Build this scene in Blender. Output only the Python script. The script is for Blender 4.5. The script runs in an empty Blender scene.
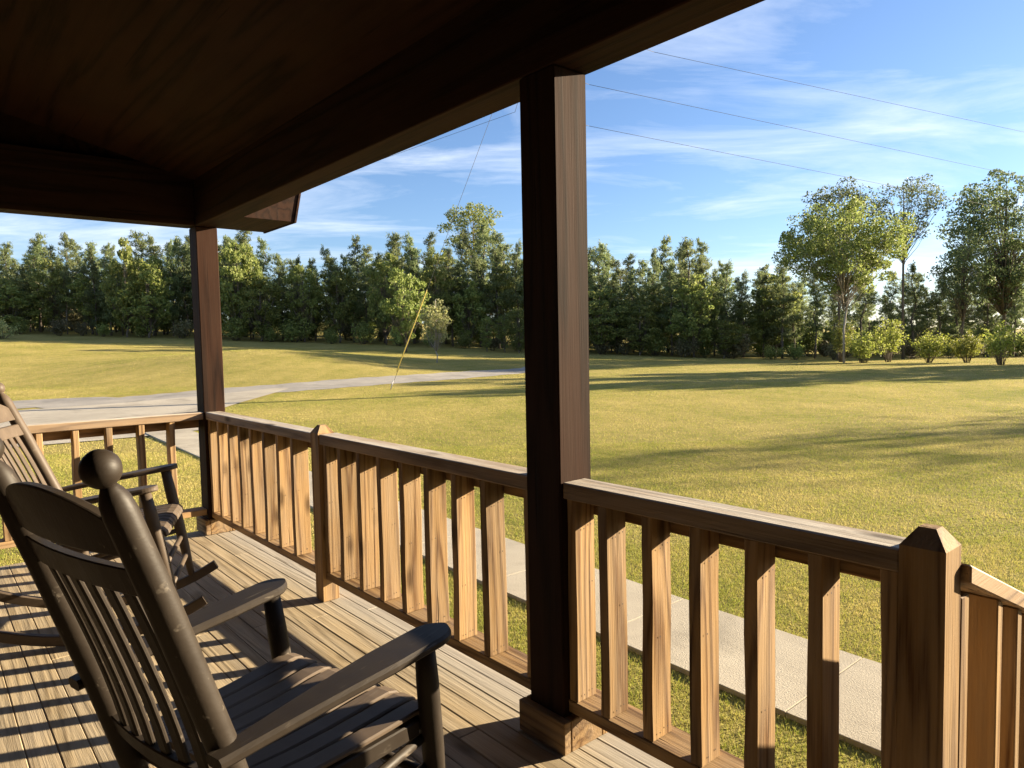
import bpy, bmesh, math, random
import numpy as np
from mathutils import Vector, Matrix

random.seed(7)
rng = np.random.default_rng(11)
S = bpy.context.scene
COL = S.collection
PI = math.pi

# ------------------------------------------------------------------ camera
CAM = Vector((5.3511, -1.5959, 1.37))
YAW, PITCH, ROLL, FPX = -.0432, -.0593, -.02, 700.0
_a = math.atan2(.616, -.788) + YAW
FW = Vector((math.cos(_a) * math.cos(PITCH), math.sin(_a) * math.cos(PITCH), math.sin(PITCH)))
_rt = Vector((math.sin(_a), -math.cos(_a), 0))
_up = _rt.cross(FW)
RT = _rt * math.cos(ROLL) + _up * math.sin(ROLL)
UP = -_rt * math.sin(ROLL) + _up * math.cos(ROLL)
cam = bpy.data.cameras.new('camera')
cam_o = bpy.data.objects.new('camera', cam)
COL.objects.link(cam_o)
cam.sensor_width = 36.0
cam.lens = FPX / 1024 * 36.0
cam.clip_start = .02
cam.clip_end = 5000
m = Matrix.Identity(4)
for i in range(3):
    m[i][0], m[i][1], m[i][2], m[i][3] = RT[i], UP[i], -FW[i], CAM[i]
cam_o.matrix_world = m
S.camera = cam_o

def ray(px, py):
    return FW + RT * ((px - 512) / FPX) - UP * ((py - 384) / FPX)
def at(px, py, D):
    return CAM + ray(px, py) * D

# ------------------------------------------------------------------ terrain height
GZ = -.55
def softplus(t, k):
    return k * np.logaddexp(0, np.asarray(t, float) / k)
def gh(x, y):
    x = np.asarray(x, float); y = np.asarray(y, float)
    h = GZ + .068 * softplus(-x - 28, 4.0) - .008 * softplus(y - 25, 6.0)
    h = h + 1.1 * np.exp(-((x + 37) / 9.0) ** 2 - ((y - 15) / 8.5) ** 2)
    return np.clip(h, -3, 6.5) + .05 * np.sin(x * .21 + 1.3) * np.sin(y * .17 + .4) * np.clip((np.hypot(x, y) - 8) / 15, 0, 1)
def ground(px, py, D0=4.0, D1=110.0):
    """first point where the line of sight meets the lawn"""
    prev = None
    D = D0
    while D < D1:
        p = at(px, py, D)
        if p.z <= float(gh(p.x, p.y)):
            return Vector((p.x, p.y, float(gh(p.x, p.y)))), D
        D *= 1.01
    p = at(px, py, D1)
    return Vector((p.x, p.y, float(gh(p.x, p.y)))), D1
def spot(px, D):
    """ground point straight below the view direction of column px at depth D"""
    p = at(px, 350, D)
    return Vector((p.x, p.y, float(gh(p.x, p.y))))

# ------------------------------------------------------------------ materials
def nmat(name):
    mt = bpy.data.materials.new(name)
    mt.use_nodes = True
    nt = mt.node_tree
    for n in list(nt.nodes):
        nt.nodes.remove(n)
    out = nt.nodes.new('ShaderNodeOutputMaterial')
    bs = nt.nodes.new('ShaderNodeBsdfPrincipled')
    nt.links.new(bs.outputs[0], out.inputs[0])
    return mt, nt, bs, out
class NT:
    def __init__(s, nt): s.nt = nt
    def n(s, t, **kw):
        nd = s.nt.nodes.new(t)
        for k, v in kw.items():
            if k.startswith('i_'):
                key = k[2:]
                nd.inputs[int(key) if key.isdigit() else key.replace('_', ' ')].default_value = v
            else:
                setattr(nd, k, v)
        return nd
    def l(s, a, b): s.nt.links.new(a, b)
    def math(s, op, a, b=None, c=None):
        nd = s.nt.nodes.new('ShaderNodeMath'); nd.operation = op
        for i, v in enumerate((a, b, c)):
            if v is None: continue
            if isinstance(v, (int, float)): nd.inputs[i].default_value = v
            else: s.l(v, nd.inputs[i])
        return nd.outputs[0]
    def vmath(s, op, a, b=None):
        nd = s.nt.nodes.new('ShaderNodeVectorMath'); nd.operation = op
        for i, v in enumerate((a, b)):
            if v is None: continue
            if isinstance(v, (tuple, list)): nd.inputs[i].default_value = v
            else: s.l(v, nd.inputs[i])
        return nd.outputs[0]
    def mix(s, f, a, b, blend='MIX'):
        nd = s.nt.nodes.new('ShaderNodeMix'); nd.data_type = 'RGBA'; nd.blend_type = blend
        for i, v in ((0, f), (6, a), (7, b)):
            if isinstance(v, (int, float)): nd.inputs[i].default_value = v
            elif isinstance(v, (tuple, list)): nd.inputs[i].default_value = (*v[:3], 1)
            else: s.l(v, nd.inputs[i])
        return nd.outputs[2]
    def ramp(s, fac, stops, interp='LINEAR'):
        nd = s.nt.nodes.new('ShaderNodeValToRGB'); cr = nd.color_ramp; cr.interpolation = interp
        while len(cr.elements) < len(stops): cr.elements.new(.5)
        for e, (p, c) in zip(cr.elements, stops):
            e.position = p
            e.color = (*c, 1) if isinstance(c, (tuple, list)) else (c, c, c, 1)
        s.l(fac, nd.inputs[0])
        return nd.outputs[0]

def wood(name, axis, light, dark, grey=None, grey_amt=0.0, rough=.75, freq=16, bump=.35, knots=True, vary=.25, y_grey=None, spec=.12, cracks=.5, top_grey=False):
    """wood with rings stretched along one axis; every board (mesh island) gets its own stretch of tree"""
    mt, nt, bs, out = nmat(name); q = NT(nt)
    tc = q.n('ShaderNodeTexCoord'); geo = q.n('ShaderNodeNewGeometry'); oi = q.n('ShaderNodeObjectInfo')
    rnd = q.math('FRACT', q.math('ADD', q.math('MULTIPLY', geo.outputs['Random Per Island'], 7.31), q.math('MULTIPLY', oi.outputs['Random'], 3.77)))
    rnd2 = q.math('FRACT', q.math('MULTIPLY', rnd, 17.13))
    off = q.n('ShaderNodeCombineXYZ')
    q.l(q.math('MULTIPLY', rnd, 23.0), off.inputs[0]); q.l(q.math('MULTIPLY', rnd2, 31.0), off.inputs[1]); q.l(q.math('MULTIPLY', rnd, 57.0), off.inputs[2])
    sc = [1, 1, 1]; sc[axis] = .055
    p = q.vmath('ADD', q.vmath('MULTIPLY', tc.outputs['Object'], tuple(sc)), off.outputs[0])
    # ring distance from a wandering pith
    nz = q.n('ShaderNodeTexNoise', i_Scale=5.0, i_Detail=2.0, i_Roughness=.5); q.l(p, nz.inputs['Vector'])
    ring = q.math('SINE', q.math('MULTIPLY', nz.outputs['Fac'], freq * 6.28 * .6))
    ring = q.math('POWER', q.math('MULTIPLY_ADD', ring, .5, .5), 1.8)
    sc2 = [60, 60, 60]; sc2[axis] = 1.6
    fib = q.n('ShaderNodeTexNoise', i_Scale=2.2, i_Detail=4.0, i_Roughness=.65)
    q.l(q.vmath('ADD', q.vmath('MULTIPLY', tc.outputs['Object'], tuple(sc2)), off.outputs[0]), fib.inputs['Vector'])
    sc6 = [190, 190, 190]; sc6[axis] = 5.0
    fine = q.n('ShaderNodeTexNoise', i_Scale=1.0, i_Detail=3.0, i_Roughness=.6)
    q.l(q.vmath('ADD', q.vmath('MULTIPLY', tc.outputs['Object'], tuple(sc6)), off.outputs[0]), fine.inputs['Vector'])
    big = q.n('ShaderNodeTexNoise', i_Scale=2.3, i_Detail=3.0)
    q.l(q.vmath('ADD', tc.outputs['Object'], off.outputs[0]), big.inputs['Vector'])
    f = q.math('ADD', q.math('MULTIPLY', ring, .50), q.math('MULTIPLY', q.math('ADD', fib.outputs['Fac'], q.math('MULTIPLY', q.math('SUBTRACT', fine.outputs['Fac'], .5), .9)), .55))
    col = q.ramp(f, [(.18, light), (.55, tuple(l * .62 + d * .38 for l, d in zip(light, dark))), (.88, dark)])
    # board to board tone, weather blotches
    tone = q.math('ADD', q.math('MULTIPLY', rnd2, vary * 2), 1 - vary)
    tone = q.math('MULTIPLY', tone, q.math('MULTIPLY_ADD', big.outputs['Fac'], .7, .65))
    cc = q.n('ShaderNodeCombineXYZ')
    for i in range(3): q.l(tone, cc.inputs[i])
    col = q.mix(1.0, col, cc.outputs[0], 'MULTIPLY')
    if grey:
        w = q.n('ShaderNodeTexNoise', i_Scale=3.0, i_Detail=5.0, i_Roughness=.7)
        sc3 = [3, 3, 3]; sc3[axis] = .5
        q.l(q.vmath('ADD', q.vmath('MULTIPLY', tc.outputs['Object'], tuple(sc3)), off.outputs[0]), w.inputs['Vector'])
        ga = q.math('MULTIPLY', q.ramp(w.outputs['Fac'], [(.38, 0.0), (.62, 1.0)]), grey_amt)
        if y_grey is not None:
            sx = q.n('ShaderNodeSeparateXYZ'); q.l(tc.outputs['Object'], sx.inputs[0])
            yy = q.math('ADD', sx.outputs[1], q.math('MULTIPLY', w.outputs['Fac'], .25))
            mr = q.n('ShaderNodeMapRange'); q.l(yy, mr.inputs[0]); mr.inputs[1].default_value = y_grey[0]; mr.inputs[2].default_value = y_grey[1]
            ga = q.math('MAXIMUM', ga, q.math('MULTIPLY', mr.outputs[0], .85))
        if top_grey:   # upper faces have silvered, sides keep their stain
            sn = q.n('ShaderNodeSeparateXYZ'); q.l(geo.outputs['Normal'], sn.inputs[0])
            ga = q.math('MULTIPLY', q.math('ADD', q.math('MULTIPLY', ga, .6), .4), q.ramp(sn.outputs[2], [(.35, .25), (.7, 1.0)]))
        gcol = q.mix(q.math('MULTIPLY', fib.outputs['Fac'], .9), tuple(g * 1.25 for g in grey), tuple(g * .55 for g in grey))
        col = q.mix(ga, col, gcol)
    # checks (drying cracks)
    sc4 = [38, 38, 38]; sc4[axis] = 1.1
    ck = q.n('ShaderNodeTexNoise', i_Scale=1.0, i_Detail=2.0)
    q.l(q.vmath('ADD', q.vmath('MULTIPLY', tc.outputs['Object'], tuple(sc4)), off.outputs[0]), ck.inputs['Vector'])
    crack = q.ramp(ck.outputs['Fac'], [(.0, 0.0), (.26, 1.0), (.30, 0.0)])
    col = q.mix(q.math('MULTIPLY', crack, cracks), col, tuple(d * .25 for d in dark))
    if knots:
        sc5 = [7, 7, 7]; sc5[axis] = 2.4
        vo = q.n('ShaderNodeTexVoronoi', i_Scale=1.0, i_Randomness=1.0)
        q.l(q.vmath('ADD', q.vmath('MULTIPLY', tc.outputs['Object'], tuple(sc5)), off.outputs[0]), vo.inputs['Vector'])
        kn = q.ramp(vo.outputs['Distance'], [(.07, 1.0), (.12, .6), (.20, 0.0)])
        col = q.mix(q.math('MULTIPLY', kn, .75), col, tuple(d * .4 for d in dark))
    q.l(col, bs.inputs['Base Color'])
    bs.inputs['Roughness'].default_value = rough
    bs.inputs['Specular IOR Level'].default_value = spec
    bp = q.n('ShaderNodeBump', i_Strength=bump, i_Distance=.0025)
    h = q.math('SUBTRACT', q.math('ADD', q.math('MULTIPLY', fib.outputs['Fac'], 1.0), q.math('MULTIPLY', ring, .35)), q.math('MULTIPLY', crack, 1.2))
    q.l(h, bp.inputs['Height']); q.l(bp.outputs[0], bs.inputs['Normal'])
    return mt

TAN_L, TAN_D, GREYW = (.33, .208, .096), (.095, .045, .019), (.27, .215, .155)
W = {}
for ax, nm in enumerate('xyz'):
    W['tan_' + nm] = wood('railing pine ' + nm, ax, TAN_L, TAN_D, GREYW, .45, freq=22, bump=.8, cracks=.7)
    W['cap_' + nm] = wood('weathered cap pine ' + nm, ax, (.24, .155, .085), (.085, .046, .023), (.50, .465, .41), 1.0, freq=15, bump=.9, cracks=.9, top_grey=True)
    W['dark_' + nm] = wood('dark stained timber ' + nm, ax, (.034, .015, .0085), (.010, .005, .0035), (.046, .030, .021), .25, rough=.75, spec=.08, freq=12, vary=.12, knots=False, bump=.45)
W['deck'] = wood('deck boards', 0, (.40, .315, .20), (.22, .165, .097), (.38, .345, .29), .30, freq=18, y_grey=(-.02, .22), bump=.8, vary=.13, cracks=.8)
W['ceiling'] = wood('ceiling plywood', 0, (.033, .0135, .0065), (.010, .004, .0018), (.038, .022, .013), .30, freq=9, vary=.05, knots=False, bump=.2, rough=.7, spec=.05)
W['siding'] = wood('house siding', 0, (.020, .011, .007), (.008, .004, .003), None, freq=10)

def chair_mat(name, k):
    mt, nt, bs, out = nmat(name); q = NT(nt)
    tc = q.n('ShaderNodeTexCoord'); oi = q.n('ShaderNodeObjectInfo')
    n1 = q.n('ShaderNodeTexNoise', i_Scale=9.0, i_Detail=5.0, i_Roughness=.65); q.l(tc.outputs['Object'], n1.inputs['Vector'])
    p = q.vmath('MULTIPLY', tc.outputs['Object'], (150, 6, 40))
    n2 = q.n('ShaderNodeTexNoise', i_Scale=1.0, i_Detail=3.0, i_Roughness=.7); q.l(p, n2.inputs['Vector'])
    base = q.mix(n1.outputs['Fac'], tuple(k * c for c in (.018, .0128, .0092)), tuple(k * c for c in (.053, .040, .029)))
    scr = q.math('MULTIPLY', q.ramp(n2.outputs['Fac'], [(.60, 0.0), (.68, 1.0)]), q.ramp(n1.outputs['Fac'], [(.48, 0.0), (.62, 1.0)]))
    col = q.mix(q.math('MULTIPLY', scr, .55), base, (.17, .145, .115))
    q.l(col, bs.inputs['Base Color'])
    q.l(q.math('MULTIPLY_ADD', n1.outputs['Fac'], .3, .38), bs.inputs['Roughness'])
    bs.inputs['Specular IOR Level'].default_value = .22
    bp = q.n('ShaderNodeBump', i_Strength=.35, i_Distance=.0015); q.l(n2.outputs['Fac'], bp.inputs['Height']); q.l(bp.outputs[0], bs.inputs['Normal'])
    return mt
M_SHADED = chair_mat('worn chair paint with shade', .7)  # chair paint darkened so its colour carries the porch shade
M_SUNSEAT = chair_mat('worn seat paint with sunlight', 2.9)  # same scuffed paint, lightened for the sun on the seat slats
M_SUNLIT = chair_mat('worn chair paint with sunlight', 2.4)  # same paint again, sunlight on the far chair put into the colour

def leaf_mat(name, c1, c2, c3, trans=.35):
    mt, nt, bs, out = nmat(name); q = NT(nt)
    geo = q.n('ShaderNodeNewGeometry'); oi = q.n('ShaderNodeObjectInfo')
    col = q.ramp(geo.outputs['Random Per Island'], [(0, c1), (.55, c2), (1, c3)])
    hsv = q.n('ShaderNodeHueSaturation'); q.l(col, hsv.inputs['Color'])
    q.l(q.math('MULTIPLY_ADD', oi.outputs['Random'], .020, .485), hsv.inputs['Hue'])
    q.l(q.math('MULTIPLY_ADD', oi.outputs['Random'], .5, .75), hsv.inputs['Value'])
    q.l(hsv.outputs[0], bs.inputs['Base Color'])
    bs.inputs['Roughness'].default_value = .6; bs.inputs['Specular IOR Level'].default_value = .25
    tr = q.n('ShaderNodeBsdfTranslucent'); q.l(hsv.outputs[0], tr.inputs['Color'])
    mx = q.n('ShaderNodeMixShader', i_0=trans); q.l(bs.outputs[0], mx.inputs[1]); q.l(tr.outputs[0], mx.inputs[2]); q.l(mx.outputs[0], out.inputs[0])
    return mt
L = {
    'pine': leaf_mat('pine needles', (.10, .14, .062), (.18, .23, .098), (.28, .31, .145), .5),
    'wood': leaf_mat('woodland leaves', (.13, .18, .05), (.23, .285, .08), (.36, .38, .125), .5),
    'dark': leaf_mat('dark oak leaves', (.065, .095, .040), (.12, .16, .065), (.20, .225, .10), .45),
    'lime': leaf_mat('spring leaves', (.125, .165, .042), (.195, .24, .062), (.29, .32, .11), .45),
    'shrub': leaf_mat('shrub leaves', (.17, .22, .035), (.28, .32, .06), (.40, .42, .13), .45),
    'pale': leaf_mat('pale young leaves', (.24, .27, .10), (.38, .40, .16), (.52, .50, .24), .45),
    'scrub': leaf_mat('scrub', (.09, .095, .04), (.17, .165, .08), (.26, .23, .13), .35),
}
def bark_mat(name, a, b):
    mt, nt, bs, out = nmat(name); q = NT(nt)
    tc = q.n('ShaderNodeTexCoord')
    n1 = q.n('ShaderNodeTexNoise', i_Scale=1.0, i_Detail=4.0); q.l(q.vmath('MULTIPLY', tc.outputs['Object'], (14, 14, 3)), n1.inputs['Vector'])
    q.l(q.mix(n1.outputs['Fac'], a, b), bs.inputs['Base Color']); bs.inputs['Roughness'].default_value = .9
    bp = q.n('ShaderNodeBump', i_Strength=.6, i_Distance=.02); q.l(n1.outputs['Fac'], bp.inputs['Height']); q.l(bp.outputs[0], bs.inputs['Normal'])
    return mt
M_BARK = bark_mat('bark', (.06, .045, .032), (.17, .145, .115))
M_PALEBARK = bark_mat('pale bark', (.20, .17, .14), (.42, .38, .33))

def simple(name, col, rough=.5, metal=0.0, noise=0.0, nscale=20):
    mt, nt, bs, out = nmat(name); q = NT(nt)
    tc = q.n('ShaderNodeTexCoord'); n1 = q.n('ShaderNodeTexNoise', i_Scale=nscale, i_Detail=3.0); q.l(tc.outputs['Object'], n1.inputs['Vector'])
    q.l(q.mix(n1.outputs['Fac'], tuple(c * (1 - noise) for c in col), tuple(c * (1 + noise) for c in col)), bs.inputs['Base Color'])
    bs.inputs['Roughness'].default_value = rough; bs.inputs['Metallic'].default_value = metal
    return mt
M_YELLOW = simple('yellow guard plastic', (.46, .35, .06), .6, 0, .1)
M_WIRE = simple('wire', (.06, .06, .065), .95)
M_NAIL = simple('rusty nail', (.035, .022, .016), .7)
M_STEEL = simple('galvanised steel', (.35, .35, .36), .45, .8, .15)
M_POLE = bark_mat('pole timber', (.08, .06, .045), (.16, .13, .10))
M_PORC = simple('porcelain', (.35, .34, .33), .3)
M_ROOF = simple('asphalt shingle', (.06, .055, .05), .9, 0, .4, 60)

def lawn_mat():
    mt, nt, bs, out = nmat('mown lawn'); q = NT(nt)
    geo = q.n('ShaderNodeNewGeometry'); pos = geo.outputs['Position']
    n1 = q.n('ShaderNodeTexNoise', i_Scale=.22, i_Detail=6.0, i_Roughness=.62); q.l(pos, n1.inputs['Vector'])
    n2 = q.n('ShaderNodeTexNoise', i_Scale=3.0, i_Detail=5.0, i_Roughness=.7); q.l(pos, n2.inputs['Vector'])
    n3 = q.n('ShaderNodeTexNoise', i_Scale=45.0, i_Detail=3.0, i_Roughness=.7); q.l(pos, n3.inputs['Vector'])
    # mowing passes: wide soft stripes that follow the drive
    sx = q.n('ShaderNodeSeparateXYZ'); q.l(pos, sx.inputs[0])
    arc = q.n('ShaderNodeVectorMath', operation='DISTANCE'); q.l(pos, arc.inputs[0]); arc.inputs[1].default_value = (6, 45, 0)
    st = q.math('MULTIPLY_ADD', q.math('SINE', q.math('MULTIPLY', q.math('ADD', arc.outputs['Value'], q.math('MULTIPLY', n1.outputs['Fac'], 2.0)), 4.2)), .5, .5)
    green = q.mix(n2.outputs['Fac'], (.13, .145, .026), (.24, .22, .045))
    straw = q.mix(n3.outputs['Fac'], (.34, .27, .085), (.48, .38, .14))
    f = q.math('ADD', q.math('MULTIPLY', n1.outputs['Fac'], .75), q.math('ADD', q.math('MULTIPLY', n2.outputs['Fac'], .45), q.math('MULTIPLY', st, .07)))
    fa = q.ramp(f, [(.42, 0.15), (.80, .85)])
    col = q.mix(fa, green, straw)
    tone = q.math('MULTIPLY_ADD', n3.outputs['Fac'], .9, .55)
    cc = q.n('ShaderNodeCombineXYZ')
    for i in range(3): q.l(tone, cc.inputs[i])
    q.l(q.mix(1, col, cc.outputs[0], 'MULTIPLY'), bs.inputs['Base Color'])
    bs.inputs['Roughness'].default_value = .95; bs.inputs['Specular IOR Level'].default_value = .1
    bp = q.n('ShaderNodeBump', i_Strength=1.0, i_Distance=.06); q.l(n3.outputs['Fac'], bp.inputs['Height']); q.l(bp.outputs[0], bs.inputs['Normal'])
    return mt
M_LAWN = lawn_mat()
def blade_mat():
    mt, nt, bs, out = nmat('grass blades'); q = NT(nt)
    geo = q.n('ShaderNodeNewGeometry'); pos = geo.outputs['Position']
    n1 = q.n('ShaderNodeTexNoise', i_Scale=.22, i_Detail=6.0, i_Roughness=.62); q.l(pos, n1.inputs['Vector'])
    n2 = q.n('ShaderNodeTexNoise', i_Scale=3.0, i_Detail=4.0); q.l(pos, n2.inputs['Vector'])
    r = geo.outputs['Random Per Island']
    f = q.math('ADD', q.math('MULTIPLY', n1.outputs['Fac'], 1.1), q.math('ADD', q.math('MULTIPLY', n2.outputs['Fac'], .45), q.math('MULTIPLY_ADD', r, .40, -.14)))
    arc = q.n('ShaderNodeVectorMath', operation='DISTANCE'); q.l(pos, arc.inputs[0]); arc.inputs[1].default_value = (9, 30, 0)
    f = q.math('ADD', f, q.math('MULTIPLY', q.math('SINE', q.math('MULTIPLY', q.math('ADD', arc.outputs['Value'], q.math('MULTIPLY', n1.outputs['Fac'], 2.5)), 3.6)), .045))
    col = q.ramp(f, [(.42, (.135, .195, .026)), (.66, (.30, .335, .052)), (.88, (.43, .39, .10)), (1.0, (.55, .46, .17))])
    q.l(col, bs.inputs['Base Color']); bs.inputs['Roughness'].default_value = .7; bs.inputs['Specular IOR Level'].default_value = .15
    tr = q.n('ShaderNodeBsdfTranslucent'); q.l(col, tr.inputs['Color'])
    mx = q.n('ShaderNodeMixShader', i_0=.35); q.l(bs.outputs[0], mx.inputs[1]); q.l(tr.outputs[0], mx.inputs[2]); q.l(mx.outputs[0], out.inputs[0])
    return mt
M_BLADE = blade_mat()
def concrete(name, a, b, sc=1.0, joints=None):
    mt, nt, bs, out = nmat(name); q = NT(nt)
    geo = q.n('ShaderNodeNewGeometry'); pos = geo.outputs['Position']
    n1 = q.n('ShaderNodeTexNoise', i_Scale=1.1 * sc, i_Detail=6.0, i_Roughness=.65); q.l(pos, n1.inputs['Vector'])
    n2 = q.n('ShaderNodeTexNoise', i_Scale=90.0, i_Detail=3.0, i_Roughness=.8); q.l(pos, n2.inputs['Vector'])
    f = q.math('ADD', q.math('MULTIPLY', n1.outputs['Fac'], .6), q.math('MULTIPLY', n2.outputs['Fac'], .5))
    col = q.ramp(f, [(.35, a), (.72, b)])
    n4 = q.n('ShaderNodeTexNoise', i_Scale=.6, i_Detail=4.0, i_Roughness=.7, i_Distortion=1.0); q.l(pos, n4.inputs['Vector'])
    col = q.mix(q.math('MULTIPLY', q.ramp(n4.outputs['Fac'], [(.50, 0.0), (.66, 1.0)]), .38), col, tuple(c * .5 for c in a))
    h = n2.outputs['Fac']
    q.l(col, bs.inputs['Base Color']); bs.inputs['Roughness'].default_value = .95; bs.inputs['Specular IOR Level'].default_value = .2
    bp = q.n('ShaderNodeBump', i_Strength=.6, i_Distance=.01); q.l(h, bp.inputs['Height']); q.l(bp.outputs[0], bs.inputs['Normal'])
    return mt
M_PATH = concrete('path concrete', (.29, .255, .20), (.48, .43, .335))
M_PAD = concrete('pale drive concrete', (.25, .225, .18), (.44, .395, .32), .35)
M_DRIVE = concrete('worn asphalt drive', (.20, .187, .168), (.34, .315, .275), .5)

# ------------------------------------------------------------------ mesh builder
class MB:
    def __init__(s): s.bm = bmesh.new()
    def box(s, x0, x1, y0, y1, z0, z1, bev=.003, mat=None):
        t = bmesh.new()
        bmesh.ops.create_cube(t, size=1)
        for v in t.verts:
            v.co = Vector(((x0 + x1) / 2 + v.co.x * (x1 - x0), (y0 + y1) / 2 + v.co.y * (y1 - y0), (z0 + z1) / 2 + v.co.z * (z1 - z0)))
        if bev: bmesh.ops.bevel(t, geom=t.edges[:], offset=bev, segments=1, affect='EDGES', profile=.5)
        s.add(t, mat); return s
    def add(s, t, mat=None):
        if mat is not None: bmesh.ops.transform(t, matrix=mat, verts=t.verts)
        me = bpy.data.meshes.new('tmp'); t.to_mesh(me); t.free()
        s.bm.from_mesh(me); bpy.data.meshes.remove(me)
    def prism(s, pts, axis, lo, hi, bev=.002):
        """pts: 2-D outline; extruded along axis from lo to hi"""
        t = bmesh.new()
        def mk(a, b, h):
            return (h, a, b) if axis == 0 else ((a, h, b) if axis == 1 else (a, b, h))
        A = [t.verts.new(mk(a, b, lo)) for a, b in pts]; B = [t.verts.new(mk(a, b, hi)) for a, b in pts]
        t.faces.new(A); t.faces.new(B[::-1]); n = len(pts)
        for i in range(n): t.faces.new((A[i], B[i], B[(i + 1) % n], A[(i + 1) % n]))
        bmesh.ops.recalc_face_normals(t, faces=t.faces)
        if bev: bmesh.ops.bevel(t, geom=[e for e in t.edges if e.calc_face_angle(0) > .6], offset=bev, segments=1, affect='EDGES', profile=.5)
        s.add(t); return s
    def tube(s, pts, rad, n=10, cap=True):
        pts = [Vector(p) for p in pts]
        if not isinstance(rad, (list, tuple)): rad = [rad] * len(pts)
        bm = s.bm; rings = []; ref = None
        for i, p in enumerate(pts):
            d = (pts[min(i + 1, len(pts) - 1)] - pts[max(i - 1, 0)]).normalized()
            if ref is None: ref = Vector((1, 0, 0)) if abs(d.x) < .8 else Vector((0, 1, 0))
            u = (ref - d * ref.dot(d)).normalized(); v = d.cross(u); ref = u
            rings.append([bm.verts.new(p + (u * math.cos(2 * PI * k / n) + v * math.sin(2 * PI * k / n)) * rad[i]) for k in range(n)])
        for a, b in zip(rings, rings[1:]):
            for k in range(n):
                f = bm.faces.new((a[k], a[(k + 1) % n], b[(k + 1) % n], b[k])); f.smooth = True
        if cap:
            bm.faces.new(rings[0][::-1]); bm.faces.new(rings[-1])
        return s
    def strip(s, path, prof_w, th, side, rnd=.004):
        """flat board: path of centre points, half widths, thickness along local up, side = width direction"""
        bm = s.bm; side = Vector(side).normalized(); P = [Vector(p) for p in path]; R = []
        for i, p in enumerate(P):
            d = (P[min(i + 1, len(P) - 1)] - P[max(i - 1, 0)]).normalized(); up = side.cross(d).normalized()
            w = prof_w[i] if isinstance(prof_w, (list, tuple)) else prof_w
            e = min(rnd, w * .3)
            R.append([bm.verts.new(p + side * a + up * b) for a, b in ((-w, -th / 2 + e), (-w + e, -th / 2), (w - e, -th / 2), (w, -th / 2 + e), (w, th / 2 - e), (w - e, th / 2), (-w + e, th / 2), (-w, th / 2 - e))])
        for a, b in zip(R, R[1:]):
            for k in range(8): bm.faces.new((a[k], a[(k + 1) % 8], b[(k + 1) % 8], b[k]))
        bm.faces.new(R[0][::-1]); bm.faces.new(R[-1]); return s
    def build(s, name, mat, parent=None, loc=(0, 0, 0), smooth=False):
        bmesh.ops.recalc_face_normals(s.bm, faces=s.bm.faces)
        me = bpy.data.meshes.new(name); s.bm.to_mesh(me); s.bm.free()
        me.materials.append(mat)
        if smooth:
            for p in me.polygons: p.use_smooth = True
        o = bpy.data.objects.new(name, me); o.location = loc; COL.objects.link(o)
        if parent is not None: o.parent = parent
        return o
def tag(o, label=None, cat=None, group=None, kind=None):
    for k, v in (('label', label), ('category', cat), ('group', group), ('kind', kind)):
        if v: o[k] = v
    return o
def empty(name, loc, label, cat, group=None, rz=0):
    o = bpy.data.objects.new(name, None); o.empty_display_size = .1; o.location = loc; o.rotation_euler = (0, 0, rz)
    COL.objects.link(o); return tag(o, label, cat, group)
def link_copy(o, parent=None, loc=None):
    c = o.copy(); COL.objects.link(c)
    if parent is not None: c.parent = parent
    if loc is not None: c.location = loc
    return c
def copy_tree(o, parent=None):
    c = link_copy(o, parent)
    for ch in list(o.children): copy_tree(ch, c)
    return c

# ------------------------------------------------------------------ world, sun
SUN_EL, SUN_AZ = math.radians(15.0), math.radians(68.0)     # azimuth measured from +x towards +y
world = bpy.data.worlds.new('World'); S.world = world; world.use_nodes = True
nt = world.node_tree
for n in list(nt.nodes): nt.nodes.remove(n)
q = NT(nt)
wo = q.n('ShaderNodeOutputWorld'); bg = q.n('ShaderNodeBackground'); q.l(bg.outputs[0], wo.inputs[0])
sky = q.n('ShaderNodeTexSky', sky_type='NISHITA'); sky.sun_disc = False
sky.sun_elevation = SUN_EL; sky.sun_rotation = math.radians(90) - SUN_AZ
sky.air_density = 1.0; sky.dust_density = .3; sky.ozone_density = 3.0
tc = q.n('ShaderNodeTexCoord'); sx = q.n('ShaderNodeSeparateXYZ'); q.l(tc.outputs['Generated'], sx.inputs[0])
zz = q.math('ADD', q.math('MAXIMUM', sx.outputs[2], 0.0), .10)
cb = q.n('ShaderNodeCombineXYZ'); q.l(q.math('DIVIDE', sx.outputs[0], zz), cb.inputs[0]); q.l(q.math('DIVIDE', sx.outputs[1], zz), cb.inputs[1])
rot = q.n('ShaderNodeMapping'); rot.inputs['Rotation'].default_value = (0, 0, math.radians(-50.7)); q.l(cb.outputs[0], rot.inputs['Vector'])
stc = q.n('ShaderNodeMapping'); stc.inputs['Scale'].default_value = (.55, 1.25, 1); stc.inputs['Location'].default_value = (3.1, .4, 0); q.l(rot.outputs[0], stc.inputs['Vector'])
c1 = q.n('ShaderNodeTexNoise', i_Scale=1.5, i_Detail=10.0, i_Roughness=.62, i_Distortion=.6); q.l(stc.outputs[0], c1.inputs['Vector'])
c2 = q.n('ShaderNodeTexNoise', i_Scale=.7, i_Detail=2.0); q.l(stc.outputs[0], c2.inputs['Vector'])
cl = q.ramp(q.math('ADD', q.math('MULTIPLY', c1.outputs['Fac'], .72), q.math('MULTIPLY', c2.outputs['Fac'], .38)), [(.50, 0.0), (.60, .35), (.74, 1.0)])
skyc = q.mix(q.math('MULTIPLY', cl, .60), q.mix(1.0, sky.outputs[0], (.86, .88, 1.0), 'MULTIPLY'), (6.6, 6.8, 7.2))
q.l(skyc, bg.inputs['Color']); bg.inputs['Strength'].default_value = .05

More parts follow.
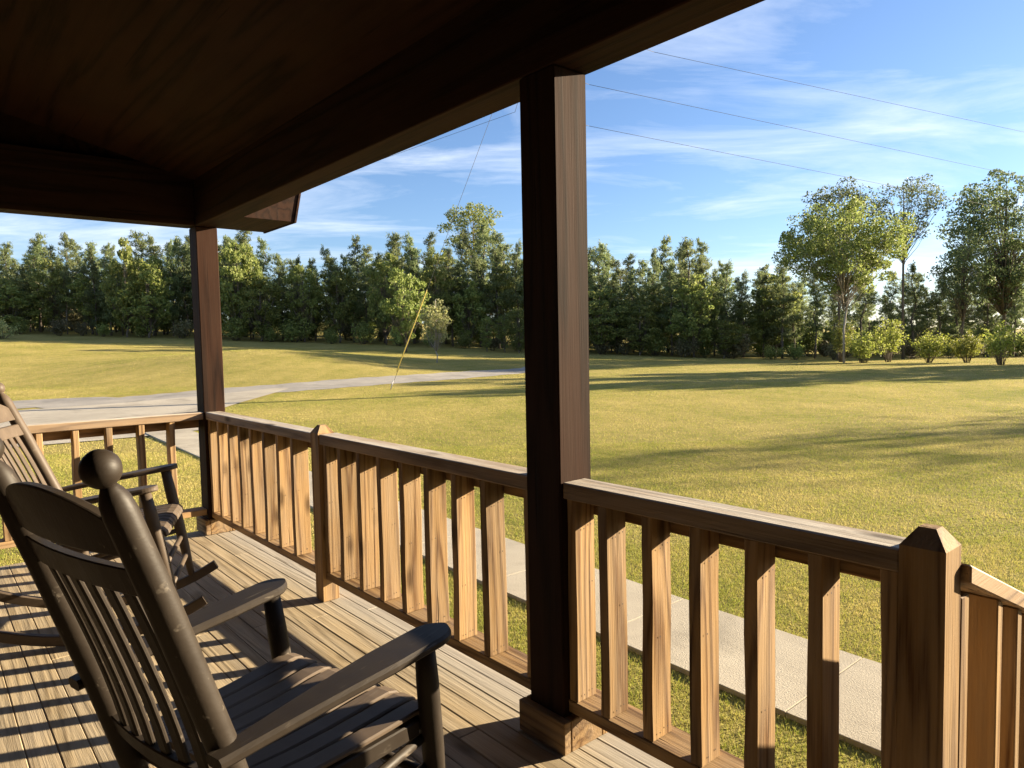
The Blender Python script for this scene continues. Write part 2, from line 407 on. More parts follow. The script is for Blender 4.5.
sd = bpy.data.lights.new('sun', 'SUN'); sd.energy = 5.0; sd.angle = math.radians(.55); sd.color = (1.0, .83, .58)
so = bpy.data.objects.new('sun', sd); COL.objects.link(so)
sdir = Vector((math.cos(SUN_EL) * math.cos(SUN_AZ), math.cos(SUN_EL) * math.sin(SUN_AZ), math.sin(SUN_EL)))
so.rotation_euler = sdir.to_track_quat('Z', 'Y').to_euler(); so.location = (0, 0, 30)

vs = S.view_settings; vs.view_transform = 'Standard'; vs.look = 'None'; vs.gamma = 1; vs.exposure = 2.15; vs.use_curve_mapping = False
S.cycles.max_bounces = 8; S.cycles.diffuse_bounces = 3; S.cycles.transparent_max_bounces = 8
S.cycles.use_denoising = True; S.cycles.sample_clamp_indirect = 6

# ------------------------------------------------------------------ ground
def sheet(name, xs, ys, mat):
    X, Y = np.meshgrid(xs, ys); Z = gh(X, Y); nx, ny = len(xs), len(ys)
    v = np.stack([X.ravel(), Y.ravel(), Z.ravel()], 1)
    i = np.arange(nx * ny).reshape(ny, nx)
    f = np.stack([i[:-1, :-1].ravel(), i[:-1, 1:].ravel(), i[1:, 1:].ravel(), i[1:, :-1].ravel()], 1)
    me = bpy.data.meshes.new(name); me.from_pydata(v.tolist(), [], f.tolist()); me.materials.append(mat)
    for p in me.polygons: p.use_smooth = True
    o = bpy.data.objects.new(name, me); COL.objects.link(o); return o
def spaced(lo, hi, near, step):
    out = [0.0]; 
    while out[-1] < hi: out.append(out[-1] + step * max(1, (out[-1] / near) ** 1.1))
    neg = [0.0]
    while -neg[-1] > lo: neg.append(neg[-1] + step * max(1, (neg[-1] / near) ** 1.1))
    return np.array(sorted([-v for v in neg[1:]] + out))
tag(sheet('lawn', spaced(-900, 700, 30, 1.0), spaced(-500, 900, 30, 1.0), M_LAWN), kind='structure')

def ribbon(name, left, right, mat, dz, thick=0.0):
    """paving between two edge lines draped on the lawn"""
    bm = bmesh.new(); rows = []
    for (lx, ly), (rx, ry) in zip(left, right):
        row = []
        for t in np.linspace(0, 1, 7):
            x, y = lx + (rx - lx) * t, ly + (ry - ly) * t
            row.append(bm.verts.new((x, y, float(gh(x, y)) + dz)))
        rows.append(row)
    for a, b in zip(rows, rows[1:]):
        for k in range(6): bm.faces.new((a[k], a[k + 1], b[k + 1], b[k]))
    bmesh.ops.recalc_face_normals(bm, faces=bm.faces)
    for f in bm.faces:
        if f.normal.z < 0: f.normal_flip()
    me = bpy.data.meshes.new(name); bm.to_mesh(me); bm.free(); me.materials.append(mat)
    o = bpy.data.objects.new(name, me); COL.objects.link(o); return tag(o, kind='structure')
def smooth_line(pts, n=8):
    P = [Vector((*p, 0)) for p in pts]; out = []
    for i in range(len(P) - 1):
        p0, p1, p2, p3 = P[max(i - 1, 0)], P[i], P[i + 1], P[min(i + 2, len(P) - 1)]
        for k in range(n):
            t = k / n
            v = .5 * ((2 * p1) + (p2 - p0) * t + (2 * p0 - 5 * p1 + 4 * p2 - p3) * t * t + (3 * p1 - p0 - 3 * p2 + p3) * t ** 3)
            out.append((v.x, v.y))
    out.append((P[-1].x, P[-1].y)); return out
_g = lambda a, b: (lambda p: (p.x, p.y))(ground(a, b)[0])
DC = smooth_line([(-21.0, -60), (-22.5, -12)] + [_g(a, b) for a, b in ((20, 405), (90, 403.5), (160, 399), (230, 393), (300, 387.5), (380, 381.5), (440, 377), (500, 372.5), (540, 369.5), (556, 364), (562, 357), (560, 351))])
DL, DR = [], []
for i, (x, y) in enumerate(DC):
    a = Vector(DC[max(i - 1, 0)]); b = Vector(DC[min(i + 1, len(DC) - 1)]); d = (b - a).normalized()
    w = 1.5 + .10 * math.sin(i * 1.7)
    DL.append((x - d.y * w, y + d.x * w)); DR.append((x + d.y * w, y - d.x * w))
ribbon('drive', DL, DR, M_DRIVE, .012)
pad_l = smooth_line([(-21.8, -14), (-21.8, -4), (-21.9, 3), (-22.6, 6.5), (-23.6, 10.0)])
pad_r = smooth_line([(-12.2, -14), (-12.2, -4), (-12.0, 3.7), (-17.5, 5.8), (-23.2, 10.4)])
ribbon('drive_apron', pad_l, pad_r, M_PAD, .020)

# concrete path, one mesh of slabs with open joints
pm = MB(); x = 3.612 + 1.28 * 3
def path_y(x): return 2.11 + (.045 * (3 - x) if x < 3 else 0)
while x > -13.5:
    a, b = path_y(x - 1.274), path_y(x)
    pm.prism([(x - 1.274, a - .45), (x, b - .45), (x, b + .45), (x - 1.274, a + .45)], 2, GZ - .08, GZ + .028, .0025)
    x -= 1.28
tag(pm.build('path', M_PATH), kind='structure')

# ------------------------------------------------------------------ porch floor
dm = MB(); y = .2165; k = 0
while y > -2.66:
    xs = [-.16, 9.0]
    cut = -.16 + (1.9 + 1.37 * k) % 4.2 + .4
    for x0, x1 in ((-.16, cut), (cut + .003, 6.33)):
        if x1 - x0 > .05:
            dz = random.uniform(-.0012, .0012)
            dm.box(x0, x1, y - .0870, y, -.034 + dz, dz, .003)
    y -= .0885; k += 1
tag(dm.build('porch_floor', W['deck']), kind='structure')
rm = MB()
rm.box(-.15, 6.33, .170, .205, -.30, -.036, .003); rm.box(-.15, -.112, -2.6, .168, -.30, -.036, .003)
for x in (.1, 1.7, 3.3, 4.9): rm.box(x, x + .14, .02, .165, GZ - .3, -.036, .003)
tag(rm.build('porch_floor_frame', W['dark_x']), kind='structure')

# ------------------------------------------------------------------ posts
ZB = 2.254
def porch_post(x0, x1, y0, y1, label, blk):
    t = empty('porch_post', ((x0 + x1) / 2, (y0 + y1) / 2, 0), label, 'post', 'square porch posts')
    w, d = (x1 - x0) / 2, (y1 - y0) / 2
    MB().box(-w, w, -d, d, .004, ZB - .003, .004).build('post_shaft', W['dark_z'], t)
    b = MB(); e = .034
    bx0, bx1, by0, by1 = blk
    bx0 -= (x0 + x1) / 2; bx1 -= (x0 + x1) / 2; by0 -= (y0 + y1) / 2; by1 -= (y0 + y1) / 2
    # four boards wrapped round the foot
    b.box(bx0, bx1, by0, -d - .002, .003, .112, .003); b.box(bx0, bx1, d + .002, by1, .003, .112, .003)
    b.box(bx0, -w - .002, -d, d, .003, .112, .003); b.box(w + .002, bx1, -d, d, .003, .112, .003)
    b.build('base_block', W['tan_x'], t)
    return t
porch_post(3.548, 3.716, 0, .150, 'thick dark porch post in the middle standing before the lawn', (3.524, 3.752, -.034, .184))
porch_post(-.150, .012, 0, .150, 'thinner looking dark porch post at the far corner of the porch', (-.184, .046, -.034, .184))

def newel(x0, y0, top, label):
    t = empty('newel_post', (x0 + .0455, y0 + .0455, 0), label, 'newel post', 'short newel posts of the railing')
    bm = bmesh.new(); w = .0455
    lv = [(w, .004), (w, top - .040), (w - .028, top)]
    rings = [[bm.verts.new((sx * ww, sy * ww, z)) for sx, sy in ((-1, -1), (1, -1), (1, 1), (-1, 1))] for ww, z in lv]
    bm.faces.new(rings[0][::-1]); bm.faces.new(rings[-1])
    for a, b in zip(rings, rings[1:]):
        for k in range(4): bm.faces.new((a[k], a[(k + 1) % 4], b[(k + 1) % 4], b[k]))
    bmesh.ops.bevel(bm, geom=[e for e in bm.edges if e.calc_face_angle(0) > .3], offset=.004, segments=2, affect='EDGES', profile=.5)
    mb = MB(); mb.add(bm); mb.build('post_body', W['tan_z'], t)
    return t
newel(1.802, .004, .950, 'short newel post between two railing sections left of the middle post')
newel(4.758, 0, .958, 'short newel post with chamfered top at the head of the steps')

# ------------------------------------------------------------------ railings
ZCAP0, ZCAP1 = .852, .906
BZ0, BZ1 = .124, .166
bal_cache = {}
def baluster_mesh(h, var):
    key = (round(h, 3), var)
    if key not in bal_cache:
        mb = MB(); r = random.Random(var * 13 + 5)
        mb.box(-.019, .019, 0, .094, 0, h, .003)
        # wane and saw wobble on the rough sawn pieces
        bmesh.ops.subdivide_edges(mb.bm, edges=[e for e in mb.bm.edges if abs(e.verts[0].co.z - e.verts[1].co.z) > .2], cuts=7)
        for v in mb.bm.verts:
            k = math.sin(v.co.z * (5 + 3 * var) + var) * .0022 + math.sin(v.co.z * 17 + var * 2) * .0009
            if v.co.x < 0 or var % 2: v.co.x += k
            v.co.y += .0015 * math.sin(v.co.z * 9 + var * 3)
        nf = len(mb.bm.faces); r2 = random.Random(var)
        for (yy, zz) in ((.030, .022), (.066, .030), (.036, h - .10), (.070, h - .09), (r2.uniform(.02, .075), h * r2.uniform(.3, .6))):
            c = [mb.bm.verts.new((.0232, yy + .0026 * math.cos(k * PI / 4), zz + .0026 * math.sin(k * PI / 4))) for k in range(8)]
            mb.bm.faces.new(c)
        o = mb.build('baluster', W['tan_z']); me = o.data; me.materials.append(M_NAIL)
        for p in list(me.polygons)[nf:]: p.material_index = 1
        bpy.data.objects.remove(o); bal_cache[key] = me
    return bal_cache[key]
def bal(parent, loc, h, rz=0, rnd=0):
    o = bpy.data.objects.new('baluster', baluster_mesh(h, rnd % 5)); o.location = loc; o.rotation_euler = (random.uniform(-.004, .004), random.uniform(-.006, .006), rz)
    COL.objects.link(o); o.parent = parent; return o
def front_section(x0, x1, xs, label, k0):
    t = empty('railing_section', (x0, .02, 0), label, 'railing', 'porch railing sections')
    ln = x1 - x0
    MB().box(0, ln, -.012, .094, ZCAP0, ZCAP1, .004).build('cap_rail', W['cap_x'], t)
    MB().box(0, ln, .0975, .134, .785, .892, .003).build('apron_board', W['tan_x'], t)
    MB().box(0, ln, .0, .128, BZ0, BZ1, .003).build('bottom_rail', W['tan_x'], t)
    for i, x in enumerate(xs): bal(t, (x + .019 - x0, .0015, BZ1 + .001), ZCAP0 - BZ1 - .002, 0, i * 3 + k0)
    return t
front_section(.014, 1.800, [.016] + [.20 + .2128 * k for k in range(7)] + [1.757], 'railing section between the far corner post and the short newel', 0)
front_section(1.895, 3.546, [1.899] + [2.066 + .1985 * k for k in range(7)] + [3.506], 'railing section between the short newel and the middle post', 1)
front_section(3.718, 4.756, [3.722, 3.862, 4.033, 4.201, 4.373, 4.543, 4.716], 'railing section between the middle post and the steps', 2)
# left end of the porch
t = empty('railing_section', (-.02, -.02, 0), 'railing section across the far left end of the porch behind the far chair', 'railing', 'porch railing sections')
MB().box(-.082, .024, -2.50, .017, ZCAP0, ZCAP1, .004).build('cap_rail', W['cap_y'], t)
MB().box(-.122, -.0855, -2.50, .015, .785, .892, .003).build('apron_board', W['tan_y'], t)
MB().box(-.112, .016, -2.50, .015, BZ0 + .02, BZ1 + .02, .003).build('bottom_rail', W['tan_y'], t)
for i in range(12):
    yy = -.20 - .197 * i
    bal(t, (.0145, yy - .019 + .02, BZ1 + .021), ZCAP0 - BZ1 - .023, PI / 2, i * 2 + 1)
# stair rail
SL = -.40
t = empty('stair_railing', (4.80, .093, 0), 'sloping stair railing going down from the chamfered newel at the right', 'railing')
def srz(yy): return .895 + SL * (yy - .05)
mb = MB(); mb.prism([(.0, srz(.093) - .043), (.0, srz(.093)), (1.75, srz(1.843)), (1.75, srz(1.843) - .043)], 0, -.04, .068, .004); mb.build('cap_rail', W['cap_y'], t)
mb = MB(); mb.prism([(.12, srz(.213) - .70), (.12, srz(.213) - .658), (1.70, srz(1.793) - .658), (1.70, srz(1.793) - .70)], 0, -.03, .05, .003); mb.build('bottom_rail', W['tan_y'], t)
MB().box(-.03, .05, .003, .053, .004, .80, .003).build('baluster', W['tan_z'], t)
for i in range(9):
    yy = .24 + .165 * i
    mb = MB(); zt0 = srz(yy + .093) - .045; zt1 = srz(yy + .131) - .045
    mb.prism([(yy, zt0 - .60), (yy, zt0), (yy + .038, zt1), (yy + .038, zt1 - .60)], 0, -.036, .056, .003); mb.build('baluster', W['tan_z'], t)
MB().box(-.035, .055, 1.75, 1.84, GZ + .31 - .35, srz(1.843) + .02, .004).build('end_post', W['tan_z'], t)
# steps
t = empty('porch_steps', (5.4, .22, GZ), 'wooden steps down from the porch to the concrete path', 'steps')
for i in range(3):
    z1 = -.03 - .13 * (i + 1) - GZ; y0 = .002 + .30 * i
    MB().box(-.62, .90, y0, y0 + .29, z1 - .036, z1, .003).build('tread', W['deck'], t)
MB().prism([(.002, .0), (.002, .33), (.31, .33), (.31, .20), (.61, .20), (.61, .07), (.90, .07), (.90, .0)], 0, -.60, -.56).build('stringer', W['dark_y'], t)
MB().prism([(.002, .0), (.002, .33), (.31, .33), (.31, .20), (.61, .20), (.61, .07), (.90, .07), (.90, .0)], 0, .86, .895).build('stringer', W['dark_y'], t)

# ------------------------------------------------------------------ roof
t = empty('porch_roof', (0, 0, ZB), 'dark stained porch roof with plywood ceiling over heavy beams', 'roof')
CS = -.24
def cz(yy): return 2.575 + CS * yy - ZB
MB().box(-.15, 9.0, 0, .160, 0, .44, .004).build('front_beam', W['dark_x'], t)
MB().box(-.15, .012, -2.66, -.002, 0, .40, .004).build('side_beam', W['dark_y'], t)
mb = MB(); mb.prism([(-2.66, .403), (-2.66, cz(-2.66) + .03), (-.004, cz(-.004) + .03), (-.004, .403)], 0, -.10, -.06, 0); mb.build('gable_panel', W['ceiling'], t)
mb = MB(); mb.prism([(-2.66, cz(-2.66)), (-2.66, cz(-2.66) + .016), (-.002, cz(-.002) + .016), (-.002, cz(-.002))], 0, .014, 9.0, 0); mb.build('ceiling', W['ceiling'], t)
mb = MB(); mb.prism([(-2.66, cz(-2.66) + .20), (-2.66, cz(-2.66) + .24), (.17, cz(.17) + .24), (.17, cz(.17) + .20)], 0, -.14, 9.0, 0); mb.build('roof_covering', M_ROOF, t)
# overhang past the far corner, closed by a boxed return at the eave
mb = MB(); mb.prism([(-2.66, cz(-2.66) + .06), (-2.66, cz(-2.66) + .24), (.155, cz(.155) + .24), (.155, cz(.155) + .06)], 0, -.62, -.155, 0)
ov = mb.build('overhang', W['dark_y'], t)
mb = MB(); mb.prism([(.164, 2.352 - ZB), (.742, 2.352 - ZB), (.790, 2.585 - ZB), (.164, 2.735 - ZB)], 0, -.62, -.004, .002); mb.build('boxed_return', W['dark_x'], ov)
mb = MB(); mb.prism([(.745, 2.346 - ZB), (.763, 2.346 - ZB), (.815, 2.60 - ZB), (.797, 2.60 - ZB)], 0, -.64, .008, .002); mb.build('fascia_board', W['dark_x'], ov)

t = empty('house', (4, -2.7, 0), 'brown boarded house wall closing the back of the porch', 'house')
mb = MB()
for i in range(22): mb.box(-4.1, 2.34, -.06 - .004 * (i % 2), 0, GZ + .18 * i, GZ + .18 * i + .176, .004)
mb.build('wall', W['siding'], t)
mb = MB()
for i in range(16): mb.box(2.35, 2.41 + .004 * (i % 2), .004, 4.45, GZ + .18 * i, GZ + .18 * i + .176, .004)
mb.box(2.42, 7.5, .004, 4.44, GZ, 2.25, 0)
mb.build('added_shade_wing', W['siding'], t)  # unseen wing, added to keep sky and sun off the porch
mb = MB(); mb.prism([(2.15, 2.27), (2.15, 2.33), (4.9, 3.6), (7.7, 2.33), (7.7, 2.27)], 1, -.2, 4.7, 0); mb.build('added_wing_roof', M_ROOF, t)  # roof over the added, unseen wing
mb = MB(); mb.box(-4.1, 2.34, -6.0, -.07, GZ, 3.4, 0); mb.build('inner_block', W['siding'], t)
mb = MB(); mb.prism([(-6.3, 3.42), (-3.0, 4.9), (.10, 3.42)], 0, -4.5, 5.9, 0); mb.build('roof', M_ROOF, t)

# ------------------------------------------------------------------ rocking chairs
def rocking_chair(label, x, y, th, M_CHAIR, M_SEAT, tilt=0.0, size=1.0):
    t = empty('rocking_chair', (x, y, 0), label, 'rocking chair', 'slatted rocking chairs on the porch', th)
    # rocked back about the centre of the rocker's curve
    cy, cz0 = -.05, 1.12
    oy = cy - (cy * math.cos(tilt) - cz0 * math.sin(tilt)); oz = cz0 - (cy * math.sin(tilt) + cz0 * math.cos(tilt))
    t.rotation_euler = (tilt, 0, th); t.location = (x - oy * math.sin(th), y + oy * math.cos(th), oz); t.scale = (size,) * 3
    def bp(f, sx):            # back post centre line
        pts = [(.238, -.235, .07), (.238, -.245, .36), (.236, -.325, .64), (.234, -.42, .93), (.233, -.492, 1.135)]
        return [(sx * a, b, c) for a, b, c in pts]
    def lean(z):              # Y of the back plane at height z
        for (y0, z0), (y1, z1) in zip(((-.245, .36), (-.325, .64), (-.42, .93)), ((-.325, .64), (-.42, .93), (-.492, 1.135))):
            if z <= z1: return y0 + (y1 - y0) * (z - z0) / (z1 - z0)
        return y1 + (z - z1) * (-.072 / .205)
    d = Vector((0, -.072, .205)).normalized()
    for sx in (-1, 1):
        sh = Vector((sx * .233, -.492, 1.135))
        P = [Vector(p) for p in bp(0, sx)]; P[-1] = sh - d * .03
        o = MB().tube(P + [sh - d * .008, sh + d * .006, sh + d * .016, sh + d * .022], [.018, .026, .0285, .028, .0275, .025, .020, .0145, .012], 18).build('back_post', M_CHAIR, t)
        c = sh + d * .050; fp, fr = [], []
        for k in range(11):
            a = -PI / 2 + PI * k / 10; fp.append(c + d * .0325 * math.sin(a)); fr.append(max(.0310 * math.cos(a), .002))
        fp[0] = sh + d * .019; fr[0] = .012
        MB().tube(fp, fr, 20).build('finial', M_CHAIR, o)
    # crest rail: arched top
    bm = bmesh.new(); A, B = [], []
    n = 16
    for k in range(n + 1):
        u = -1 + 2 * k / n; X = u * .222
        ztop = 1.075 + .062 * (1 - u * u) ** .8; zbot = 1.022
        bow = -.024 * (1 - u * u)
        for L_, off in ((A, -.011), (B, .011)):
            L_.append((bm.verts.new((X, lean(zbot) + bow + off, zbot)), bm.verts.new((X, lean(ztop) + bow + off, ztop))))
    for k in range(n):
        bm.faces.new((A[k][0], A[k][1], A[k + 1][1], A[k + 1][0])); bm.faces.new((B[k][0], B[k + 1][0], B[k + 1][1], B[k][1]))
        bm.faces.new((A[k][1], B[k][1], B[k + 1][1], A[k + 1][1])); bm.faces.new((A[k][0], A[k + 1][0], B[k + 1][0], B[k][0]))
    bm.faces.new((A[0][0], B[0][0], B[0][1], A[0][1])); bm.faces.new((A[n][0], A[n][1], B[n][1], B[n][0]))
    bmesh.ops.recalc_face_normals(bm, faces=bm.faces)
    bmesh.ops.bevel(bm, geom=[e for e in bm.edges if e.calc_face_angle(0) > .9], offset=.004, segments=2, affect='EDGES', profile=.5)
    mb = MB(); mb.add(bm); mb.build('crest_rail', M_CHAIR, t)
    def rail(name, z0, z1, w, bow=-.020):
        P = []; mb = MB()
        pts = [(-w + 2 * w * k / 8, lean((z0 + z1) / 2) + bow * (1 - (-1 + k / 4) ** 2), (z0 + z1) / 2) for k in range(9)]
        bm = mb.bm; R = []
        tl = lean(z1) - lean(z0)
        for (X, Y, Z) in pts:
            R.append([bm.verts.new((X, Y + sgn * .011 + s2 * tl / 2, Z + s2 * (z1 - z0) / 2)) for sgn, s2 in ((-1, -1), (1, -1), (1, 1), (-1, 1))])
        for a, b in zip(R, R[1:]):
            for k in range(4): bm.faces.new((a[k], a[(k + 1) % 4], b[(k + 1) % 4], b[k]))
        bm.faces.new(R[0][::-1]); bm.faces.new(R[-1])
        bmesh.ops.recalc_face_normals(bm, faces=bm.faces)
        bmesh.ops.bevel(bm, geom=[e for e in bm.edges if e.calc_face_angle(0) > .9], offset=.003, segments=1, affect='EDGES', profile=.5)
        mb.build(name, M_CHAIR, t)
    rail('back_rail', .945, 1.000, .226); rail('lower_back_rail', .512, .556, .226)
    for k in range(6):
        X = (k - 2.5) * .064; b0 = -.020 * (1 - (X / .226) ** 2); sd_ = Vector((1, .040 * X / .051, 0))
        mb = MB(); pts = [(X * .96, lean(z) + b0 + .006 * math.sin((z - .55) / .40 * PI), z) for z in np.linspace(.550, .95, 7)]
        mb.strip(pts, .0160, .012, sd_); mb.build('back_slat', M_CHAIR, t)
    # seat
    prof = [(-.245, .492), (-.19, .486), (-.10, .481), (0, .480), (.09, .482), (.15, .485), (.19, .485), (.215, .478), (.228, .462), (.230, .445)]
    for k in range(9):
        u = (k - 4) / 4
        pts = [(u * (.205 + .045 * (yy + .245) / .475), yy, zz) for yy, zz in prof]
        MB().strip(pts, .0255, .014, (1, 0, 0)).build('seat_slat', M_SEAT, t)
    mb = MB(); mb.box(-.262, .262, .165, .187, .432, .468, .004); mb.build('seat_rail', M_CHAIR, t)
    mb = MB(); mb.box(-.222, .222, -.25, -.228, .420, .464, .004); mb.build('seat_rail', M_CHAIR, t)
    for sx in (-1, 1):
        mb = MB(); mb.strip([(sx * .225, -.226, .447), (sx * .262, .163, .449)], .011, .040, (1, 0, 0)); mb.build('seat_rail', M_CHAIR, t)
        # legs, arms
        P = [(sx * .272, .236, .09), (sx * .276, .218, .25), (sx * .281, .200, .40), (sx * .287, .182, .56), (sx * .291, .170, .667)]
        MB().tube(P, [.016, .0245, .028, .0275, .0235], 16).build('front_leg', M_CHAIR, t)
        path, wd = [], []
        for k in range(21):
            f = min(1.0, k / 12 * .88 if k <= 12 else .88 + .12 * math.sin((k - 12) / 8 * PI / 2)); Y = -.362 + .590 * f
            path.append((sx * (.268 + .040 * f), Y, .634 + .047 * f + .004 * math.sin(f * PI)))
            w = .024 + .027 * min(1, f * 1.5)
            if f > .89: w *= math.sqrt(max(0.015, 1 - ((f - .89) / .11) ** 2))
            wd.append(w)
        bmA = MB(); bmA.strip(path, wd, .024, (1, 0, 0), .007); bmA.build('arm', M_SEAT if M_SEAT is M_SUNLIT else M_CHAIR, t)
        # side stretchers
        for z0, z1, in ((.27, .345), (.345, .425)):
            MB().tube([(sx * .238, -.24, z0), (sx * .272, .215, z1)], .0125, 12).build('stretcher', M_CHAIR, t)
        # rocker
        bm2 = MB(); pts = []
        for k in range(19):
            Y = -.64 + 1.00 * k / 18
            R_ = 1.12 if Y < -.05 else .86
            pts.append((sx * (.238 + .034 * (Y + .24) / .475), Y, (Y + .05) ** 2 / (2 * R_) + .024))
        bm2.strip(pts, .0155, .046, (1, 0, 0)); bm2.build('rocker', M_CHAIR, t)
    for yy, z, w in ((.222, .205, .27), (.208, .305, .27), (-.242, .30, .236)):
        MB().tube([(-w, yy, z), (w, yy, z)], .0125, 12).build('stretcher', M_CHAIR, t)
    return t
rocking_chair('dark slatted rocking chair in the foreground seen from behind', 3.732, -.946, .257, M_SHADED, M_SUNSEAT)
rocking_chair('sunlit slatted rocking chair in the far corner beside the left end railing', 1.408, -.880, -.392, M_SUNLIT, M_SUNLIT, .07, 1.035)

# ------------------------------------------------------------------ wires, pole
def pole_and_wires():
    base, D = spot(541, 27.5), 27.5
    t = empty('utility_pole', base, 'tall timber utility pole hidden behind the middle porch post', 'utility pole')
    H = 15.6
    MB().tube([(0, 0, -.3), (0, 0, H)], [.17, .11], 14).build('pole_shaft', M_POLE, t)
    A0, A1 = at(654, 52, 30.8), at(1024, 132, 44.2)
    dirw = (A1 - A0); dirw.z = 0; dirw.normalize()
    side = Vector((-dirw.y, dirw.x, 0))
    ca = MB(); ca.box(-1.2, 1.2, -.05, .05, -.06, .06, .005)
    o = ca.build('crossarm', M_POLE, t, (0, 0, H - 1.4)); o.rotation_euler = (0, 0, math.atan2(side.y, side.x))
    for k in (-1.1, 0, 1.1):
        MB().tube([(k, 0, .06), (k, 0, .12), (k, 0, .20), (k, 0, .22)], [.03, .06, .05, .02], 10).build('insulator', M_PORC, o)
    return t, base, H
pole, PB, PH = pole_and_wires()
def wire(name, pts, r, label, sag=0.0, cat='power line', group='overhead wires'):
    P = [Vector(p) for p in pts]; out = []
    for a, b in zip(P, P[1:]):
        for k in range(13):
            f = k / 12
            v = a.lerp(b, f); v.z -= sag * 4 * f * (1 - f); out.append(v)
    return tag(MB().tube(out, r, 6).build(name, M_WIRE), label, cat, group)
def ext(a, b, k): return a + (b - a) * k
specs = [((654, 52, 30.8), (1024, 132, 44.2), 'uppermost overhead wire running down to the right across the sky'),
         ((589, 84.5, 29.0), (1005, 173, 46.5), 'middle overhead wire sloping down across the clouds at the right'),
         ((589, 126, 29.4), (957, 199, 46.5), 'lowest overhead wire running down behind the tall lime green tree')]
for (a, b, lab), hz in zip(specs, (PH - .4, PH - 1.3, PH - 3.6)):
    A, B = at(*a), at(*b)
    wire('overhead_wire', [PB + Vector((0, 0, A.z - PB.z)), A, B, ext(A, B, 4.0)], .0085, lab, .0)
wire('overhead_wire', [PB + Vector((0, 0, PH - 2.2)), at(515, 112, 27.5), at(380, 160, 36), at(250, 205, 52)], .008, 'overhead wire left of the middle post running down to the left', 0)
g0, gD = ground(390, 390)
g1 = at(512, 60, gD - .2)
t = empty('guy_wire', g0, 'slanting guy wire with yellow guard anchored in the lawn beyond the drive', 'guy wire')
v = g1 - g0
MB().tube([(0, 0, -.1), v * .5, v], .008, 6).build('cable', M_WIRE, t)
def frac(py): 
    return (390 - py) / (390 - 60)
MB().tube([v * .055, v * .06, v * .30, v * .305], [.012, .025, .025, .012], 8).build('guard', M_YELLOW, t)
MB().tube([(0, 0, -.1), v * .03], .02, 8).build('anchor_rod', M_STEEL, t)

# ------------------------------------------------------------------ trees
class Leaves:
    def __init__(s, seed): s.V = []; s.F = []; s.r = np.random.default_rng(seed); s.n = 0
    def quads(s, C, size, aspect=.55, updir=None, spread=1.0):
        """C: (n,3) centres; small four sided leaves with random facing"""
        n = len(C); r = s.r
        a = r.normal(size=(n, 3)); 
        if updir is not None: a = a * spread + np.asarray(updir)
        a /= np.linalg.norm(a, axis=1, keepdims=True)
        b = np.cross(a, r.normal(size=(n, 3))); b /= np.linalg.norm(b, axis=1, keepdims=True)
        sz = (np.asarray(size) * r.uniform(.65, 1.35, n))[:, None]
        v = np.stack([C - a * sz * .5, C + b * sz * aspect * .5, C + a * sz * .5, C - b * sz * aspect * .5], 1).reshape(-1, 3)
        f = np.arange(s.n, s.n + 4 * n).reshape(-1, 4); s.V.append(v); s.F.append(f); s.n += 4 * n
    def mesh(s, name, mat):
        v = np.concatenate(s.V); f = np.concatenate(s.F)
        me = bpy.data.meshes.new(name); me.from_pydata(v.tolist(), [], f.tolist()); me.materials.append(mat); return me
def trunk_mesh(name, pts_list, mat):
    mb = MB()
    for pts, rad, n in pts_list: mb.tube(pts, rad, n)
    o = mb.build(name, mat); me = o.data; bpy.data.objects.remove(o); return me

def pine_proto(seed, H=12.0, base=.22, dens=1.0, spread=1.0):
    r = random.Random(seed); g = np.random.default_rng(seed); lv = Leaves(seed); tr = []
    bend = [(r.uniform(-.12, .12) * k, r.uniform(-.12, .12) * k, H * k / 5) for k in range(6)]
    tr.append((bend, [.15, .12, .10, .075, .05, .02], 7))
    def tp(z):
        k = min(int(z / H * 5), 4); f = z / H * 5 - k; a, b = Vector(bend[k]), Vector(bend[k + 1]); return a.lerp(b, f)
    z = H * base
    while z < H * .985:
        f = (z / H - base) / (1 - base)
        ln = spread * (2.15 * (1 - f) ** .75 + .25) * (0.55 + .45 * min(1, f * 3.2)) * r.uniform(.7, 1.25)
        for _ in range(r.randint(2, 4)):
            if r.random() > dens: continue
            a = r.uniform(0, 2 * PI); up = r.uniform(-.05, .35) + .5 * f
            c0 = tp(z); d = Vector((math.cos(a), math.sin(a), up)).normalized(); l = ln * r.uniform(.6, 1.15)
            tr.append(([c0, c0 + d * l * .9], [.022 + .02 * (1 - f), .008], 4))
            m_ = max(3, int(l * 5.0))
            for k in range(m_):
                t_ = .3 + .75 * (k + r.random()) / m_
                c = c0 + d * l * t_ + Vector((r.gauss(0, .16), r.gauss(0, .16), r.gauss(0.05, .12))) * (.6 + .4 * l)
                C = np.array(c)[None] + g.normal(0, .10, (11, 3)) + np.array([0, 0, .03])
                lv.quads(C, .42, .16, (d.x * .5, d.y * .5, .55), .8)
        z += H * .026 * r.uniform(.7, 1.3)
    C = np.array(tp(H * .99))[None] + g.normal(0, .12, (26, 3)) * np.array([.7, .7, 2.0]); lv.quads(C, .42, .16, (0, 0, 1.2), .6)
    return trunk_mesh('trunk', tr, M_BARK), lv.mesh('crown', L['pine']), H

